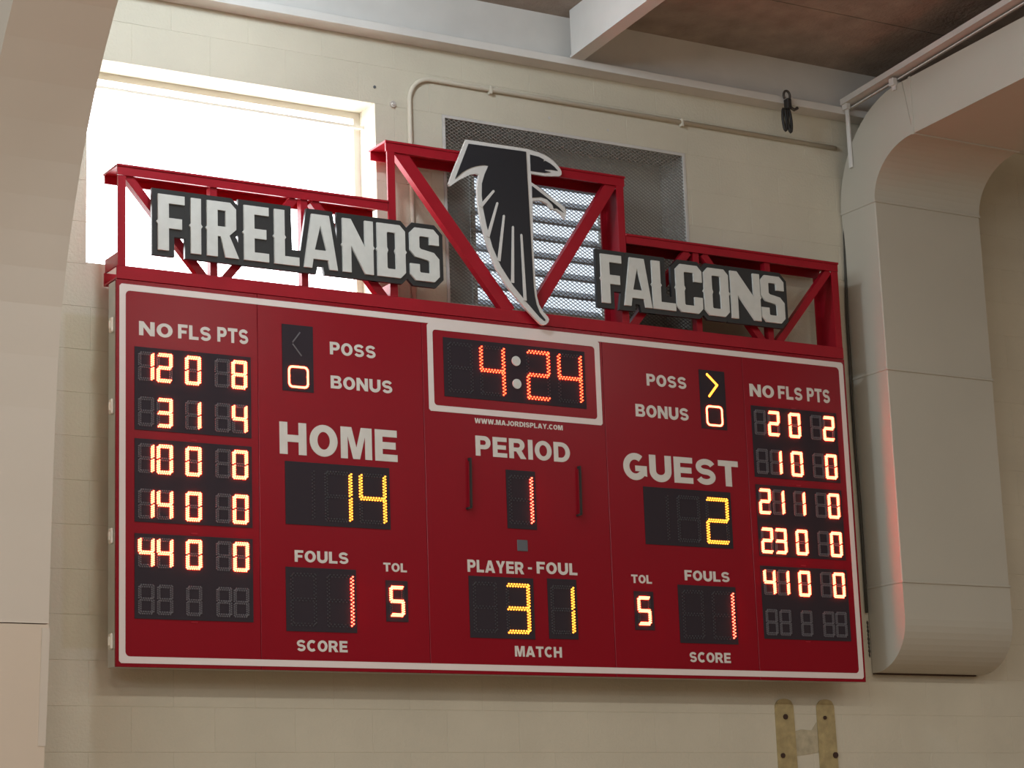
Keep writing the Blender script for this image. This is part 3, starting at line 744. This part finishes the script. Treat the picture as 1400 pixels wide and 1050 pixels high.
def sil(ch, w):
    k = .11; t = .215
    if ch == 'F': return [(0,0),(t,0),(t,.36),(w*.92,.36),(w,.7),(w,1),(0,1)]
    if ch == 'L': return [(0,0),(w,0),(w,.20),(t+.05,.20),(t+.03,1),(0,1)]
    if ch == 'A': return [(0,0),(t*.8,0),(t*.8+.03,.15),(w-t*.8-.03,.15),(w-t*.8,0),(w,0),(w/2+.26*w,1),(w/2-.26*w,1)]
    if ch == 'R': return [(0,0),(w+.05,0),(w-.10,.42),(w,.55),(w,1-k),(w-k,1),(0,1)]
    if ch == 'D': return [(0,0),(w-k,0),(w,k),(w,1-k),(w-k,1),(0,1)]
    if ch in 'OCS': return [(k,0),(w-k,0),(w,k),(w,1-k),(w-k,1),(k,1),(0,1-k),(0,k)]
    return [(0,0),(w,0),(w,1),(0,1)]
def sign(word, cells, za, zb, label, name='letter_sign', group='block letter signs on the truss'):
    h = zb - za
    t = thing(name, label, 'sign', ((cells[0][0] + cells[-1][1])/2, TY0 - .012, za), group)
    for i, (ch, (a, b_)) in enumerate(zip(word, cells)):
        w = (b_ - a)/h
        P = [(a + x*h, za + z*h) for x, z in offset(sil(ch, w), .098)]
        bm = BM(); prism_xz(bm, P, TY0 - .040 - .0004*(i % 2), TY0 - .022)
        if i % 2 == 0: box(bm, (a+b_)/2 - .015, (a+b_)/2 + .015, TY0 - .022, TY0 - .0065, za + .02, zb - .02)
        obj('backing_board', bm, M['black_board'], t)
        bm = BM()
        for poly in glyph(ch, w): prism_xz(bm, [(a + x*h, za + z*h) for x, z in poly], TY0 - .050, TY0 - .040)
        bmesh.ops.remove_doubles(bm, verts=bm.verts, dist=1e-5)
        obj('letter', bm, M['sign_letter'], t)
C1 = [(.168,.300),(.331,.382),(.412,.560),(.600,.728),(.757,.886),(.910,1.090),(1.118,1.284),(1.306,1.461),(1.486,1.650)]
C2 = [(2.604,2.732),(2.742,2.915),(2.922,3.066),(3.073,3.240),(3.253,3.413),(3.428,3.622),(3.628,3.784)]
sign('FIRELANDS', C1, 4.592, 4.860, 'long sign of white block letters with black edging on the left half of the truss')
sign('FALCONS', C2, 4.592, 4.852, 'shorter sign of white block letters with black edging on the right half of the truss')

# ------------------------------------------------------------------ bird emblem
em = thing('bird_emblem', 'black diving falcon emblem with white outline at the centre of the truss', 'emblem', (2.1, TY0 - .012, 4.44))
OUT = [(1.832,5.361),(2.189,5.362),(2.225,5.358),(2.261,5.353),(2.292,5.346),(2.321,5.335),(2.347,5.321),(2.369,5.303),(2.387,5.285),(2.396,5.268),(2.395,5.252),(2.385,5.243),(2.341,5.237),(2.292,5.232),(2.21,5.233),(2.21,5.186),(2.253,5.166),(2.312,5.13),(2.371,5.098),(2.407,5.078),(2.416,5.055),(2.404,5.012),(2.385,5.036),(2.357,5.054),(2.323,5.060),(2.304,5.082),(2.264,5.097),(2.214,5.088),(2.207,4.848),(2.214,4.637),(2.218,4.585),(2.229,4.544),(2.250,4.512),(2.278,4.486),(2.285,4.473),(2.279,4.457),(2.262,4.443),(2.246,4.440),(2.23,4.446),(2.141,4.522),(2.05,4.614),(1.983,4.706),(1.933,4.832),(1.902,4.949),(1.89,5.037),(1.888,5.11),(1.894,5.150),(1.903,5.185),(1.885,5.189),(1.849,5.179),(1.789,5.145),(1.732,5.103),(1.724,5.113),(1.746,5.171)]
b = BM(); prism_xz(b, OUT, TY0 - .036, TY0 - .022); box(b, 2.0, 2.03, TY0 - .022, TY0 - .0065, 4.9, 5.3); box(b, 2.12, 2.15, TY0 - .022, TY0 - .0065, 4.6, 5.3)
obj('outline_plate', b, M['emblem_white'], em)
for nm, P in (('body_field', [(1.845,5.34),(2.183,5.345),(2.185,5.208),(2.189,5.037),(2.193,4.846),(2.198,4.635),(2.203,4.585),(2.211,4.542),(2.229,4.502),(2.262,4.466),(2.255,4.461),(2.228,4.479),(2.154,4.549),(2.08,4.626),(2.013,4.717),(1.966,4.815),(1.936,4.921),(1.92,5.004),(1.913,5.077),(1.916,5.141),(1.934,5.193),(1.957,5.239),(1.936,5.240),(1.915,5.236),(1.886,5.228),(1.856,5.216),(1.828,5.201),(1.802,5.183),(1.761,5.145)]),
              ('head_field', [(2.208,5.333),(2.26,5.328),(2.29,5.317),(2.286,5.306),(2.298,5.312),(2.328,5.301),(2.35,5.288),(2.372,5.268),(2.33,5.269),(2.291,5.264),(2.296,5.258),(2.328,5.256),(2.293,5.247),(2.208,5.246)]),
              ('leg_field', [(2.212,5.166),(2.275,5.129),(2.335,5.093),(2.37,5.071),(2.396,5.048),(2.355,5.066),(2.338,5.062),(2.332,5.081),(2.299,5.107),(2.263,5.114),(2.211,5.104)])):
    b = BM(); prism_xz(b, P, TY0 - .040, TY0 - .036); obj(nm, b, M['emblem_black'], em)
for (p, q) in (((1.981,5.109),(1.902,5.018)), ((2.0,5.048),(1.938,4.865)), ((2.036,4.986),(1.997,4.745)), ((2.087,4.934),(2.073,4.640)), ((2.135,4.898),(2.143,4.555))):
    b = BM(); P = Vector(p); Q = Vector(q); d = (Q-P).normalized(); n_ = Vector((-d.y, d.x))
    prism_xz(b, [tuple(P + n_*.006), tuple(P - d*.005), tuple(P - n_*.006), tuple(Q - n_*.009), tuple(Q + n_*.009)], TY0 - .043, TY0 - .040)
    obj('feather_stripe', b, M['emblem_white'], em)
